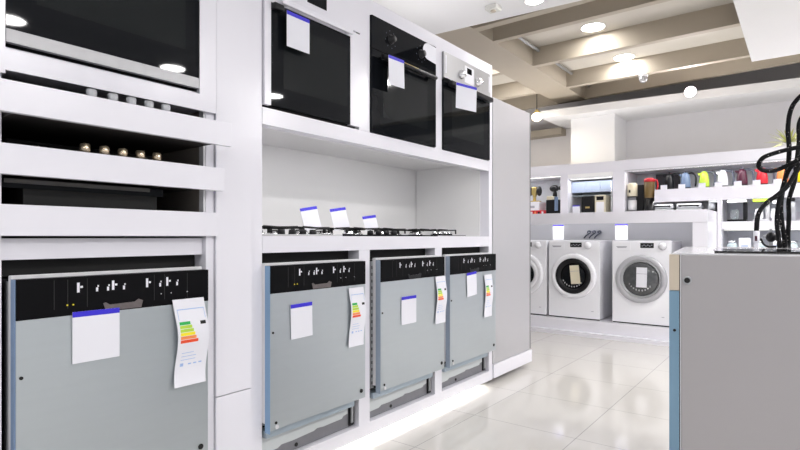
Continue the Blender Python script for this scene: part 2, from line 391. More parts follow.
# ------------------------------------------------------------ dishwashers
KICK = mat('kick_grey', (.24, .24, .26), .5, metal=.3, noise=.08, nscale=30)
RAILM = mat('rail_blue_steel', (.42, .50, .57), .35, metal=.4, noise=.05)
RECESS = mat('recess_grey', (.13, .11, .11), .5, noise=.3, nscale=60)
SFILM = mat('grey_film', (.30, .36, .44), .3, metal=.3, noise=.08)
DFILM = mat('dim_blue_film', (.20, .29, .45), .3, noise=.12)
def dishwasher(y0, y1, b0, b1, label, film=None, flabel='blue protective film', recess=True):
    t = thing('dishwasher', label, 'dishwasher', (XF, (y0+y1)/2, .104))
    X = lambda x: x-XF
    yc = (y0+y1)/2; a0, a1 = b0-yc+.008, b1-yc-.008; d0, d1 = y0-yc, y1-yc; Z = lambda z: z-.104
    xf = -1.720
    MB().box(X(-2.34), X(-1.90), a0, a1, Z(.26), Z(.935), BLACKM).box(X(-1.90), X(-1.785), a0, a1, Z(.26), Z(.93), BLACKP).build('tub', t)
    a = MB().box(X(-1.785), X(-1.776), a0+.004, a0+.028, Z(.27), Z(.925), GALV)
    for k in range(18): a.box(X(-1.776), X(-1.7755), a0+.01, a0+.022, Z(.29+k*.035), Z(.305+k*.035), BLACKM)
    a.build('side_flange', t)
    MB().box(X(-1.7745), X(-1.7525), d0, d1-.004, Z(.285), Z(.942), LINER, bev=.002).build('door_liner', t)
    door = MB().box(X(-1.752), X(xf), d0+.002, d1, Z(.262), Z(.8185), STEEL, bev=.001)
    do = door.build('door', t)
    MB().box(X(-1.7515), X(xf-.002), d0-.001, d0+.0018, Z(.25), Z(.932), film or FILM).build('edge_film', t, label=flabel)
    # screws in the door
    for yy, zz, rr in ((d0+.030, .290, .006), (d1-.03, .30, .010), (d0+.014, .66, .005)):
        MB().cyl((X(xf), yy, Z(zz)), (X(xf+.003), yy, Z(zz)), rr, BLACKM, seg=10).build('screw', do)
    MB().cyl((X(xf), d0+.034, Z(.272)), (X(xf+.004), d0+.034, Z(.272)), .009, LINER, seg=10).build('plug', do)
    cp = MB().box(X(-1.752), X(xf+.002), d0+.002, d1, Z(.819), Z(.932), CTRL, bev=.001)
    # printed marks
    W = d1-d0
    for f_ in (.267, .357, .411, .436, .493, .618, .694, .735, .796):
        tall = f_ in (.267, .436, .618, .735)
        y = d0+W*f_
        if tall: cp.box(X(xf+.002), X(xf+.0026), y-.003, y+.004, Z(.885), Z(.914), PAPER).box(X(xf+.002), X(xf+.0026), y+.006, y+.013, Z(.898), Z(.904), PAPER)
        else: cp.box(X(xf+.002), X(xf+.0026), y-.003, y+.003, Z(.884), Z(.896), PAPER).box(X(xf+.002), X(xf+.0026), y+.001, y+.005, Z(.898), Z(.903), PAPER)
    for f_ in ((.218, .245) if recess else ()): cp.box(X(xf+.002), X(xf+.0026), d0+W*f_-.002, d0+W*f_+.002, Z(.848), Z(.852), YEL)
    for f_ in (.16, .22, .31, .66, .72, .86): cp.box(X(xf+.002), X(xf+.0024), d0+W*f_-.001, d0+W*f_+.001, Z(.84), Z(.925), BLACKM)
    for f_ in (.70, .76, .86): cp.box(X(xf+.002), X(xf+.0026), d0+W*f_-.0015, d0+W*f_+.0015, Z(.858), Z(.861), PAPER)
    co = cp.build('control_panel', t, label='black control strip with white marks')
    MB().prism([(d0+W*.40, Z(.822)), (d0+W*.585, Z(.822)), (d0+W*.595, Z(.844)), (d0+W*.57, Z(.850)), (d0+W*.55, Z(.842)), (d0+W*.42, Z(.840)), (d0+W*.40, Z(.848)), (d0+W*.387, Z(.846))], 'X', X(xf+.002), X(xf+.004), RECESS if recess else BLACKP).build('handle_recess', co)
    # under the door
    MB().box(X(-1.815), X(-1.80), a0+.002, a1, Z(.108), Z(.20), KICK).build('kick_plate', t)
    MB().box(X(-1.86), X(-1.84), b0-yc+.001, b1-yc-.001, Z(.936), Z(.9825), BLACKM).build('gap_shade', t)  # black sheet put in for the shade in the gap above the door
    pts = [(a0+.004, .165), (a0+.02, .135), (a0+.09, .137), (a0+.11, .147), (a0+.17, .145), (a0+.30, .150), (a0+.32, .157), (a0+.36, .153), (a1-.09, .155), (a1-.08, .165), (a1-.05, .17), (a1-.05, .205), (a0+.004, .205)]
    MB().prism([(p[0], Z(p[1]+.010)) for p in pts], 'X', X(-1.80), X(-1.792), BRACK).build('bracket', t)
    MB().box(X(-1.80), X(-1.755), a0+.002, a1-.04, Z(.222), Z(.250), RAILM).build('lower_rail', t)
    MB().cyl((X(-1.80), a0+.20, Z(.127)), (X(-1.797), a0+.20, Z(.127)), .009, BLACKM, seg=12).build('bolt', t)
    MB().box(X(-1.83), X(-1.79), a1-.036, a1-.004, Z(.115), Z(.25), BLACKP).box(X(-1.79), X(-1.783), a1-.030, a1-.018, Z(.13), Z(.235), GALV).build('hinge', t)
    for yy in (a0+.05, a1-.06): MB().cyl((X(-1.90), yy, 0), (X(-1.90), yy, Z(.265)), .02, BLACKP, seg=12).build('foot', t)
    return t
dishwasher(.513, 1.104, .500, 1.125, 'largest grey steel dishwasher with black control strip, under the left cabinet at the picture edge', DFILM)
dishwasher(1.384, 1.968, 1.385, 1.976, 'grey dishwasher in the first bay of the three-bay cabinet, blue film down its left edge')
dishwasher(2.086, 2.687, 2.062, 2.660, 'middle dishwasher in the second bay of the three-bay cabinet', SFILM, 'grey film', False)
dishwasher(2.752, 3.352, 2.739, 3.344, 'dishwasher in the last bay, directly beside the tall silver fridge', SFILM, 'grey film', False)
TX = -1.7165
price_tag((TX, .722, .828), 'blank white price tag with blue top on the largest dishwasher door at far left', .135, .153)
price_tag((TX, 1.549, .766), 'blank price tag on the dishwasher door of the first bay', .122, .147, roll=.02)
price_tag((TX, 2.325, .728), 'blank price tag on the middle dishwasher door', .135, .150)
price_tag((TX+.001, 3.005, .822), 'slightly crooked price tag high on the dishwasher door beside the fridge', .125, .152, roll=.06)
energy_label((TX, 1.022, .835), 'curling energy label with coloured bars on the largest dishwasher at far left', .118, .30)
energy_label((TX, 1.893, .808), 'energy label with coloured bars on the dishwasher of the first bay', .105, .28, .5)
energy_label((TX, 2.632, .818), 'energy label with coloured bars on the middle dishwasher', .105, .275, .5)
energy_label((TX, 3.225, .795), 'energy label with coloured bars on the dishwasher beside the fridge', .105, .285, .4)

# ------------------------------------------------------------ ovens
def oven_body(t, yc0, yc1, z0=1.60, z1=2.18):
    MB().box(-2.33-XF, -1.772-XF, yc0+.006, yc1-.006, z0, z1, BLACKM).build('body', t)
# big oven in the left cabinet
t = thing('oven', 'large black glass oven with a steel bottom strip in the left cabinet', 'oven', (XF, .80, 1.587))
MB().box(-.55, .0, -.290, .290, .006, .590, BLACKM).build('body', t)
MB().box(.0015, .0175, -.2985, .2885, .0405, .590, GLASSB).build('door_glass', t)
MB().box(.0015, .0195, -.2985, .2885, .003, .0400, mat('dark_inox', (.36, .36, .37), .4, metal=.7, noise=.08, nscale=8, stretch=(1, 3, .2))).build('steel_trim', t, label='brushed steel bottom strip')
MB().box(.0175, .0180, -.225, .235, .13, .46, INNERW).build('window', t)
MB().tube([(.055, -.25, .50), (.055, .25, .50)], .010, STEELB).cyl((.018, -.22, .50), (.055, -.22, .50), .007, STEELB).cyl((.018, .22, .50), (.055, .22, .50), .007, STEELB).build('handle', t)
def oven(y0, y1, label, style):
    yc = (y0+y1)/2; W = (y1-y0)/2-.003
    t = thing('oven', label, 'oven', (XF-.010, yc, 1.586))
    MB().box(-.54, -.002, -W+.008, W-.008, .006, .598, BLACKM).build('body', t)
    Z = lambda z: z-1.586
    if style == 'white':
        d = MB().box(0, .022, -W, -W+.032, Z(1.596), Z(2.056), WHITE).box(0, .022, W-.070, W, Z(1.596), Z(2.056), WHITE).box(0, .022, -W+.032, W-.070, Z(2.026), Z(2.056), WHITE)
        d.build('door_frame', t, label='white door frame')
        MB().box(0, .020, -W+.0325, W-.0705, Z(1.598), Z(2.0255), GLASSB).build('door_glass', t)
        MB().box(.020, .0206, -W+.10, W-.09, Z(1.68), Z(1.96), INNERW).build('window', t)
        p = MB().box(0, .022, -W, W, Z(2.062), Z(2.188), WHITE).build('control_panel', t, label='white control panel')
        MB().box(.022, .0235, -.06, .06, Z(2.095), Z(2.165), GLASSB).build('display', p)
        for yy in (-.20, -.13): MB().cyl((.022, yy, Z(2.128)), (.045, yy, Z(2.128)), .022, ENAMEL, .019, seg=20).build('knob', p)
        MB().box(.0225, .024, W-.030, W-.004, Z(2.055), Z(2.060), BLACKM).build('vent', t)
        MB().box(.034, .046, -W+.075, W-.075, Z(2.028), Z(2.052), WHITE, bev=.004).box(.022, .035, W-.11, W-.09, Z(2.030), Z(2.050), WHITE).box(.022, .035, -W+.09, -W+.11, Z(2.030), Z(2.050), WHITE).build('handle', t)
        MB().box(.0202, .045, -W+.034, -W+.085, Z(1.996), Z(2.022), BLACKP, bev=.004).build('handle_mount', t)
    else:
        MB().box(0, .020, -W, W, Z(1.590), Z(2.016), GLASSB).build('door_glass', t)
        MB().box(.020, .0206, -W+.09, W-.09, Z(1.68), Z(1.94), INNERW).build('window', t)
        if style == 'black':
            p = MB().box(0, .020, -W, W, Z(2.019), Z(2.188), GLASSB).build('control_panel', t)
            for yy in (-.14, .14):
                MB().lathe([(.026, 0), (.026, .004), (.020, .006), (.017, .026), (.001, .027)], BLACKP, (.020, yy, Z(2.105)), 'X').build('knob', p)
                q = MB()
                for k in range(8):
                    a = k*math.pi/4+.2; q.cyl((.020, yy+.045*math.cos(a), Z(2.105)+.045*math.sin(a)), (.0208, yy+.045*math.cos(a), Z(2.105)+.045*math.sin(a)), .003, HANDG, seg=8)
                q.build('dial_marks', p)
            MB().tube([(.055, -W+.05, Z(1.985)), (.055, W-.05, Z(1.985))], .011, BLACKP).cyl((.02, -W+.08, Z(1.985)), (.055, -W+.08, Z(1.985)), .008, BLACKP).cyl((.02, W-.08, Z(1.985)), (.055, W-.08, Z(1.985)), .008, BLACKP).tube([(.0665, -.12, Z(1.989)), (.0665, .05, Z(1.989))], .0015, GOLD).build('handle', t)
            # white reflection painted as a patch at the panel corner
            MB().prism([(W-.001, Z(2.085))]+[(W-.080-.056*math.sin(a), Z(2.139)-.048*math.cos(a)) for a in [math.pi*k/16 for k in range(17)]]+[(W-.001, Z(2.183))], 'X', .0202, .0212, PAPER).build('reflection_patch', t, label='white reflection painted on the glass')
        else:
            p = MB().box(0, .024, -W, W, Z(2.030), Z(2.188), STEELB).build('control_panel', t, label='brushed steel control panel')
            MB().box(.024, .0255, -.055, .065, Z(2.055), Z(2.165), ENAMEL).build('dial_plate', p)
            MB().box(.0255, .0262, -.025, .035, Z(2.118), Z(2.155), GLASSB).build('display', p)
            for yy in (-.10, .115): MB().lathe([(.030, 0), (.030, .006), (.022, .008), (.019, .03), (.001, .031)], CHROME, (.024, yy, Z(2.093)), 'X').build('knob', p)
            for yy in (-W+.014, W-.026): MB().box(.024, .0252, yy, yy+.012, Z(2.06), Z(2.17), PAPER).build('tape', p)
            MB().box(.03, .066, -W+.03, W-.03, Z(1.982), Z(2.012), BLACKP, bev=.006).box(.02, .031, -W+.06, -W+.09, Z(1.988), Z(2.006), BLACKP).box(.02, .031, W-.09, W-.06, Z(1.988), Z(2.006), BLACKP).build('handle', t)
    return t
oven(*BAYS[0], 'white framed oven with black glass door in the first bay', 'white')
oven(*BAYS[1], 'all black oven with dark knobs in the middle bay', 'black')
oven(*BAYS[2], 'oven with brushed steel control panel above a black door, beside the fridge top', 'steel')
price_tag((-1.732, 1.545, 2.004), 'price tag hanging from the handle of the white framed oven', .128, .150)
price_tag((-1.703, 2.195, 1.990), 'price tag hanging from the handle of the all black oven', .132, .150, roll=.03)
price_tag((-1.664, 2.855, 1.990), 'price tag hanging from the steel-panelled oven, turned toward the aisle', .170, .155, rz=-.30, roll=-.03)

# ------------------------------------------------------------ cooktops
def grate(mb, x0, x1, y0, y1, z, r=.0055):
    mb.tube([(x0, y0, z), (x1, y0, z), (x1, y1, z), (x0, y1, z)], r, BLACKM, closed=True, seg=6)
    xc, yc = (x0+x1)/2, (y0+y1)/2
    for a, b2 in (((x0, yc), (xc-.02, yc)), ((x1, yc), (xc+.02, yc)), ((xc, y0), (xc, yc-.02)), ((xc, y1), (xc, yc+.02))):
        mb.tube([(a[0], a[1], z), (b2[0], b2[1], z+.004)], r, BLACKM, seg=6)
    for x in (x0, x1):
        for y in (y0, y1): mb.tube([(x, y, z), (x, y, z-.026)], r, BLACKM, seg=6)
def hob(name, loc, wy, label, surf, knobs='front', dx=.46, kmat=BLACKP, grates=True, z_t=.008):
    """gas cooktop centred at loc, standing on it, width wy along Y, front toward +X"""
    t = thing(name, label, 'cooktop', loc)
    MB().box(-dx/2, dx/2, -wy/2, wy/2, 0, z_t, surf, bev=.002).build('surface', t)
    for i, (fx, fy) in enumerate(((-.25, -.26), (-.25, .22), (.2, -.28), (.2, .20))):
        x, y = dx*fx, wy*fy; r = (.045, .032, .028, .038)[i]
        b2 = MB().lathe([(r*1.25, z_t), (r*1.25, z_t+.008), (r, z_t+.010), (r, z_t+.018)], CHROME, (x, y, 0), seg=20).build('burner', t)
        MB().lathe([(r*.9, z_t+.018), (r*.9, z_t+.024), (.001, z_t+.026)], BLACKM, (x, y, 0), seg=20).build('burner_cap', b2)
    if grates:
        for y0, y1 in ((-.46, -.01), (.01, .46)):
            g = MB()
            grate(g, -dx*.44, -dx*.02, wy*y0*.95, wy*y1*.95, z_t+.034); grate(g, dx*.0, dx*.36, wy*y0*.95, wy*y1*.95, z_t+.034)
            g.build('grate', t)
    for k in range(4 if knobs == 'front' else 5):
        if knobs == 'front': p = (dx*.43, wy*(-.18+.12*k))
        else: p = (dx*.44, wy*(-.32+.13*k))
        MB().lathe([(.018, z_t), (.016, z_t+.022), (.001, z_t+.024)], kmat, (p[0], p[1], 0), seg=16).build('knob', t)
    return t
hob('gas_cooktop', (-2.08, 1.675, 1.0542), .54, 'steel gas cooktop with black grates, first from the left in the niche', STEELB)
hob('gas_cooktop', (-2.08, 2.30, 1.0542), .58, 'gas cooktop in the middle of the niche with dark knobs', GLASSB)
t = hob('gas_cooktop', (-2.10, 2.95, 1.0542), .50, 'low black gas cooktop with chrome burners at the right end of the niche', GLASSB, kmat=CHROME)
t = thing('glass_cooktop', 'thin flat black glass cooktop lying flat at the niche front near the right end', 'cooktop', (-1.825, 3.02, 1.0542))
MB().box(-.03, .03, -.29, .26, 0, .004, GLASSB).build('glass_plate', t); MB().box(.03, .033, -.29, .26, 0, .0045, STEELB).build('edge_trim', t)
price_tag((-2.060, 1.905, 1.205), 'leaning price tag on the leftmost cooktop in the niche, first of three', .122, .12, lean=-.18, roll=.16)
price_tag((-2.060, 2.123, 1.210), 'leaning price tag in the niche, second of three', .128, .12, lean=-.18, roll=.14)
price_tag((-2.060, 2.389, 1.176), 'leaning price tag in the niche, lowest and last of three', .125, .085, lean=-.2, roll=.12)
# cooktops on the trays of the left cabinet
def tray_hob(z, xf, label, kmat, ys, style):
    t = thing('built_in_cooktop', label, 'cooktop', (xf-.03, .81, z))
    MB().box(-.50, -.008, -.300, .180, .0, .055, BLACKP).build('casing', t)
    MB().box(-.515, -.004, -.302, .190, .055, .061, GLASSB).build('surface', t)
    if style == 'gas':
        g = MB()
        for y0 in (-.28, -.04): grate(g, -.46, -.28, y0, y0+.21, .094); grate(g, -.24, -.10, y0, y0+.21, .094)
        g.build('grate', t)
        for (x, y) in ((-.36, -.17), (-.36, .06), (-.17, -.17), (-.17, .06)):
            MB().lathe([(.04, .061), (.038, .075), (.001, .08)], CHROME, (x, y, 0)).build('burner', t)
    for y in ys:
        k = MB().lathe([(.0150, .061), (.0150, .098), (.012, .101), (.001, .101)], kmat, (-.035, y-.81, 0), seg=16).build('knob', t)
    return t
tray_hob(1.3985, -1.663, 'dark gas cooktop with chrome knobs on the top pulled-out tray', GALV, (.712, .775, .832, .890, .948), 'gas')
tray_hob(1.2385, -1.709, 'dark cooktop with cream and brass knobs on the middle pulled-out tray', BRASS, (.712, .769, .826, .884, .941), 'gas')
t = thing('built_in_cooktop', 'flat black glass cooktop with a grey edge on the lowest pulled-out tray', 'cooktop', (-1.78, .81, 1.0712))
MB().box(-.50, -.03, -.28, .16, 0, .055, BLACKM).build('casing', t)
MB().box(-.52, -.023, -.302, .17, .120, .146, GLASSB).box(-.50, -.03, -.25, .15, .055, .120, BLACKM).build('surface', t)
MB().box(-.0225, -.018, -.300, .12, .134, .146, c('trim_grey', (.10, .095, .09))).build('edge_trim', t)

# ------------------------------------------------------------ fridge
t = thing('refrigerator', 'tall silver refrigerator standing on a white base at the end of the cabinet row', 'refrigerator', (XF, 3.722, .14))
MB().box(-.60, -.062, -.312, .322, 0, 1.905, GALV).build('cabinet', t)
MB().box(-.060, 0, -.314, .324, .002, 1.91, FRIDGE, bev=.004).build('door', t)
MB().box(-.045, .0015, .3245, .334, .01, 1.90, mat('grip_dark', (.2, .2, .21), .4, noise=.03)).build('grip', t)
t = thing('display_platform', 'low white base under the silver refrigerator', 'platform', (XF, 3.722, 0))
MB().box(-.62, .012, -.318, .336, .045, .1395, WHITE).build('deck', t)
MB().box(-.55, -.20, -.30, .30, 0, .045, BLACKM).build('foot', t)

# ------------------------------------------------------------ washing machine alcove
t = thing('display_counter', 'long white counter with a grey recess below holding the washing machines', 'counter')
MB().box(-4.6, -.72, 5.65, 5.69, 1.19, 1.31, WHITE).box(-4.6, -.72, 5.69, 6.60, 1.233, 1.31, WHITE).build('worktop', t)
MB().box(-4.6, -.845, 6.34, 6.38, .165, 1.232, GREYW).build('back_panel', t, label='grey back panel')
MB().box(-.845, -.72, 5.691, 6.60, 0, 1.232, WHITE).box(-.845, -.72, 5.655, 5.691, 0, 1.189, WHITE).build('end_panel', t)
MB().box(-4.6, -.847, 5.65, 6.34, .012, .165, WHITE).build('platform', t)
MB().box(-4.6, -.847, 5.60, 5.648, .0, .045, WHITE).build('step', t)
def washer(x0, label, ring_mat, ring_in, dark, disp_x, knob, gr=.140):
    W = .557; t = thing('washing_machine', label, 'washing machine', (x0+W/2, 5.72, .165))
    h = W/2
    MB().box(-h+.002, h-.002, .018, .52, .012, .83, ENAMEL).build('side_casing', t)
    MB().box(-h, h, .0, .018, .012, .848, ENAMEL, bev=.004).build('front_panel', t)
    MB().box(-h, h, .019, .53, .832, .848, ENAMEL, bev=.003).build('top', t)
    for x in (-h+.05, h-.05):
        for y in (.06, .46): MB().cyl((x, y, 0), (x, y, .014), .02, BLACKP, seg=12).build('foot', t)
    MB().box(-h+.006, h-.006, .004, .020, .001, .012, BLACKM).build('bottom_gap', t)
    cz = .462
    d = MB().lathe([(.245, .0), (.243, -.016), (.232, -.026), (.198, -.030), (.192, -.022), (.19, -.004)], ring_mat, (0, 0, cz), 'Y', 48).build('door', t)
    MB().lathe([(.192, -.005), (.190, -.028), (max(.170, gr+.010), -.032), (gr+.002, -.026), (gr, -.012)], ring_in, (0, 0, cz), 'Y', 48).build('inner_ring', d)
    MB().lathe([(gr, -.010), (gr-.015, -.020), (.07, -.030), (.001, -.033)], GLASSB if dark else mat('drum_glass', (.10, .105, .11), .08, metal=.3, spec=.8, noise=.5, nscale=25), (0, 0, cz), 'Y', 40).build('glass', d)
    g = MB()
    for k in range(9):
        a = math.pi*(1.15+.08*k); g.box(.115*math.cos(a)-.006, .115*math.cos(a)+.006, -.026, -.020, cz+.115*math.sin(a)-.008, cz+.115*math.sin(a)+.008, CHROME)
    g.build('drum_glints', d)
    MB().box(.195, .225, -.034, -.026, cz-.05, cz+.05, ring_mat, bev=.003).build('handle', d)
    # drawer, display, dial
    dr = MB().box(-h+.012, -.10, -.004, .0, .745, .835, ENAMEL, bev=.002).build('detergent_drawer', t)
    MB().prism([(-h+.04, .79), (-.13, .79), (-.14, .776), (-h+.055, .772)], 'Y', -.0055, -.0042, ENSH).build('drawer_grip', dr)
    cp = MB().box(-.095, h-.012, -.003, .0, .745, .835, ENAMEL, bev=.001).build('control_panel', t)
    q = MB().box(disp_x, disp_x+.125, -.005, -.003, .775, .825, BLACKP)
    for k in range(6): q.box(disp_x+.012+k*.018, disp_x+.022+k*.018, -.0056, -.005, .790+.008*(k % 2), .800+.008*(k % 2), ENSH)
    q.build('display', cp)
    MB().lathe([(.038, 0), (.036, -.010), (.028, -.014), (.026, -.028), (.001, -.030)], ENAMEL, (knob, -.003, .795), 'Y', 28).build('dial', cp)
    MB().lathe([(.040, 0), (.040, -.001), (.0385, -.0012)], ENSH, (knob, -.003, .795), 'Y', 28).build('dial_ring', cp)
    MB().box(.19, .215, -.001, .0, .09, .096, ENSH).build('badge', t)
    return t
RINGS = mat('ring_silver', (.50, .50, .53), .3, metal=.3, noise=.02)
washer(-2.862, 'washing machine mostly hidden behind the fridge, only its right strip showing', ENAMEL, ENAMEL, True, -.02, .18)
washer(-2.279, 'white washing machine with a black ringed door, left of the two fully seen', ENAMEL, BLACKP, True, -.035, .155)
washer(-1.594, 'white washing machine with a silver ringed door, partly behind the steel panel on the right', RINGS, GALV, False, -.005, .20, .172)
# leaflets stuck on the doors
for x, a, lab in ((-1.972, -.10, 'white leaflet stuck tilted on the black ringed washing machine door'), (-1.300, .02, 'white folded leaflet stuck on the silver ringed washing machine door')):
    t = thing('leaflet', lab, 'leaflet', (x, 5.680, .66))
    R = Matrix.Rotation(a, 4, 'Y')
    MB().box(-.05, .05, -.002, 0, -.115, .085, CREAM if a < 0 else PAPER).build('sheet', t, M=R)
    MB().box(-.05, .05, -.003, -.002, .02, .024, ENSH).build('fold', t, M=R)
for x, lab in ((-2.215, 'price tag standing on top of the black ringed washing machine'), (-1.535, 'price tag standing on top of the silver ringed washing machine')):
    price_tag((x, 5.84, 1.185), lab, .125, .166, rz=-math.pi/2, lean=.0)
# three little hooked taps behind the first machine
for k in range(3):
    t = thing('hook', 'small dark curved hook on the grey wall above the black ringed washing machine', 'hook', (-2.03+.06*k, 6.33, 1.095), group='three dark hooks on the grey recess wall'); t.scale = (.72, .8, .72)
    MB().tube(spline([(-.075, -.01, -.080), (-.045, -.03, -.050), (-.005, -.03, -.018), (.030, -.03, .008), (.030, -.03, .032), (.006, -.03, .036), (-.012, -.03, .022), (.0, -.03, .004)], 5), .011, HANDG).build('arm', t)
    MB().cyl((.0, .009, 0), (.0, -.03, 0), .011, GALV).build('peg', t)

# ------------------------------------------------------------ wall shelving
YU = 6.30
t = thing('wall_shelving', 'long white shelving unit with kettles and small appliances along the back wall', 'shelving'); SH = t
MB().box(-4.6, -2.27, YU, 6.9, 1.80, 1.93, WHITE).box(-2.27, 3.9, YU, 6.9, 1.80, 1.92, WHITE).build('top_board', t)
MB().box(-4.6, 3.9, 6.86, 6.9, 1.31, 1.80, c('shelf_back', (.84, .87, .91), .5)).box(-.70, 3.9, 6.86, 6.9, .0, 1.31, WHITE).build('back_panel', t)
for x0, x1, z0 in ((-2.362, -2.272, 1.3105), (-1.749, -1.622, 1.3105), (-.716, -.682, .95)):
    MB().box(x0, x1, YU-.003, 6.85, z0, 1.799 if x0 < -1 else 1.4448, WHITE).build('upright', t)
MB().box(-1.31, 3.9, YU, 6.85, 1.445, 1.566, WHITE).build('shelf', t)
MB().box(-.68, 3.9, YU, 6.85, 1.128, 1.207, WHITE).build('shelf', t)
MB().box(-.68, 3.9, YU, 6.85, .78, .80, PGLASS).build('shelf', t, label='glass shelf')
MB().box(-1.62, 3.9, YU-.004, YU, 1.797, 1.803, GALV).build('edge_line', t)
MB().box(-1.62, 3.9, YU, YU+.012, 1.784, 1.7995, WHITE).box(-1.31, 3.9, YU, YU+.012, 1.430, 1.4445, WHITE).build('shelf_lip', t)
# lit canopy and mirrored doors in the middle niche
MB().prism([(YU, 1.75), (YU, 1.80), (6.6, 1.80), (6.6, 1.735)], 'X', -2.27, -1.752, SOFF).build('canopy', t)
for k in range(3): MB().box(-2.266+.171*k, -2.098+.171*k, 6.42, 6.46, 1.585, 1.718, PALEBLUE).build('cupboard_door', t, label='pale blue cupboard door')
MB().box(-2.268, -1.753, 6.45, 6.855, 1.545, 1.555, PGLASS).build('glass_ledge', t)
MB().box(-1.41, -1.15, 6.845, 6.858, 1.57, 1.79, c('dark_backing', (.05, .045, .06))).build('backing', t, label='dark backing panel')
MB().cyl((-1.775, 6.34, 1.3105), (-1.775, 6.34, 1.70), .007, CHROME).build('rod', t)

def kettle(x, label, body, handle=HANDG, z=1.5665, s=1.0, group=None, cb=BLACKP):
    t = thing('kettle', label, 'kettle', (x, 6.45, z), group=group); t.scale = (s*.98, s, s*1.18)
    MB().lathe([(.053, 0), (.054, .012), (.050, .014)], cb, seg=24).build('base', t)
    MB().lathe([(.048, .014), (.052, .03), (.048, .08), (.039, .125), (.030, .145), (.015, .154), (.001, .155)], body, seg=24).build('body', t)
    MB().prism([(-.045, .115), (-.066, .138), (-.062, .142), (-.030, .140)], 'Y', -.010, .010, body).build('spout', t)
    MB().tube(spline([(.022, 0, .143), (.060, 0, .146), (.094, 0, .125), (.100, 0, .07), (.094, 0, .022)], 4), .009, handle).build('handle', t)
    MB().lathe([(.008, .154), (.010, .165), (.001, .168)], handle, seg=12).build('lid_knob', t)
    return t
kettle(-1.190, 'black kettle in front of the dark backing panel', BLACKP, BLACKP)
kettle(-1.030, 'slate blue kettle with black handle, between the black and lime kettles', SLATE, BLACKP)
kettle(-.855, 'lime green kettle with grey handle', LIME)
kettle(-.685, 'white kettle with dark handle, right of the lime kettle', ENAMEL)
kettle(-.515, 'dark maroon kettle with grey handle', MAROON)
kettle(-.345, 'bright red kettle with grey handle', RED)
kettle(-.178, 'orange kettle half behind the black hoses', ORA)
kettle(-.010, 'yellow kettle at the right picture edge behind the hoses', YEL)
for i, (x, n) in enumerate(((-1.225, 'black'), (-1.05, 'slate blue'), (-.86, 'lime green'), (-.712, 'white'), (-.542, 'maroon'), (-.385, 'red'), (-.215, 'orange'))):
    t = thing('price_card', 'small white card standing in front of the %s kettle' % n, 'price card', (x, 6.34, 1.5665))
    MB().box(-.033, .033, 0, .002, 0, .050, PAPER).box(-.033, .033, -.0006, 0, .048, .051, PALEBLUE).build('card', t)
    MB().box(-.025, .025, 0, .03, 0, .002, PAPER).build('foot', t)

def maker(x, z, label, w=.15, h=.22, body=ENAMEL, col=BLACKP, jug=GLASS, name='coffee_maker', cat='coffee maker', y=6.45):
    t = thing(name, label, cat, (x, y, z))
    MB().box(-w/2, w/2, -.07, .08, 0, .022, col, bev=.004).build('base', t)
    MB().box(w/2-.035, w/2, -.02, .08, .0225, h-.03, col, bev=.004).build('column', t)
    MB().box(-w/2, w/2, -.07, .08, h-.0295, h, body, bev=.006).build('head', t)
    MB().lathe([(.036, .0225), (.040, .04), (.038, .09), (.030, .12), (.032, .125)], jug, (-.022, -.005, 0), seg=20).build('jug', t)
    return t
maker(-.555, 1.2075, 'white coffee maker with a black column on the lower shelf', .17, .225)
maker(-.350, 1.2075, 'white and green juicer on the lower shelf behind the hose loop', .14, .225, LIME, GREYW, ENAMEL, 'juicer', 'juicer')
maker(-.215, 1.2075, 'slim white coffee maker beside the green juicer', .085, .20, ENAMEL, ENAMEL, ENAMEL)
maker(-.76+.0, 1.3105, 'dark grey appliance at the right end of the counter under the kettle shelf', .09, .13, GALV, BLACKP, GALV, 'small_appliance', 'appliance')
t = thing('thermos', 'slim grey and black bottle on the lower shelf behind the hoses', 'bottle', (-.10, 6.45, 1.2075))
MB().lathe([(.03, 0), (.03, .17), (.02, .19)], GALV, seg=20).build('body', t); MB().lathe([(.022, .19), (.022, .225), (.001, .228)], BLACKP, seg=20).build('cap', t)
# silver flat grills under the kettle shelf
for x, lab in ((-1.26, 'flat silver grill under the kettle shelf, left of its twin'), (-.99, 'flat silver grill under the kettle shelf, right of its twin')):
    t = thing('contact_grill', lab, 'grill', (x, 6.50, 1.3105))
    MB().box(-.12, .12, -.12, .12, 0, .045, GALV, bev=.008).build('lower_plate', t)
    MB().box(-.12, .12, -.12, .12, .048, .10, GALV, bev=.012).build('lid', t)
    MB().tube(spline([(-.08, -.12, .07), (-.08, -.15, .075), (.08, -.15, .075), (.08, -.12, .07)], 4), .008, BLACKP).build('handle', t)
# espresso machine + thermos jug
t = thing('espresso_machine', 'chrome and black espresso machine left of the thermos jug', 'coffee machine', (-1.525, 6.40, 1.3105))
MB().box(-.09, .09, -.09, .12, 0, .03, BLACKP, bev=.005).build('drip_tray', t)
MB().box(-.0, .085, .0, .12, .0305, .33, BLACKP, bev=.008).build('body', t)
MB().lathe([(.052, .20), (.054, .21), (.054, .335), (.04, .35), (.001, .352)], CREAM, (-.035, -.01, 0), seg=24).build('boiler', t)
MB().lathe([(.05, .19), (.05, .20), (.001, .201)], BLACKM, (-.035, -.01, 0), seg=24).build('collar', t)
MB().lathe([(.044, .04), (.046, .05), (.046, .155), (.001, .156)], LINER, (-.035, -.01, 0), seg=24).build('cup', t)
MB().box(-.06, -.045, -.068, -.06, .24, .27, BLACKP).build('button', t)
t = thing('thermos_jug', 'dark jug with a red lid and red handle beside the espresso machine', 'jug', (-1.375, 6.36, 1.3105)); t.scale = (1, 1, 1.06)
MB().lathe([(.052, 0), (.054, .02), (.048, .16)], BLACKP, seg=24).build('base', t)
MB().lathe([(.048, .161), (.052, .19), (.054, .33)], AMBER, seg=24).build('jar', t)
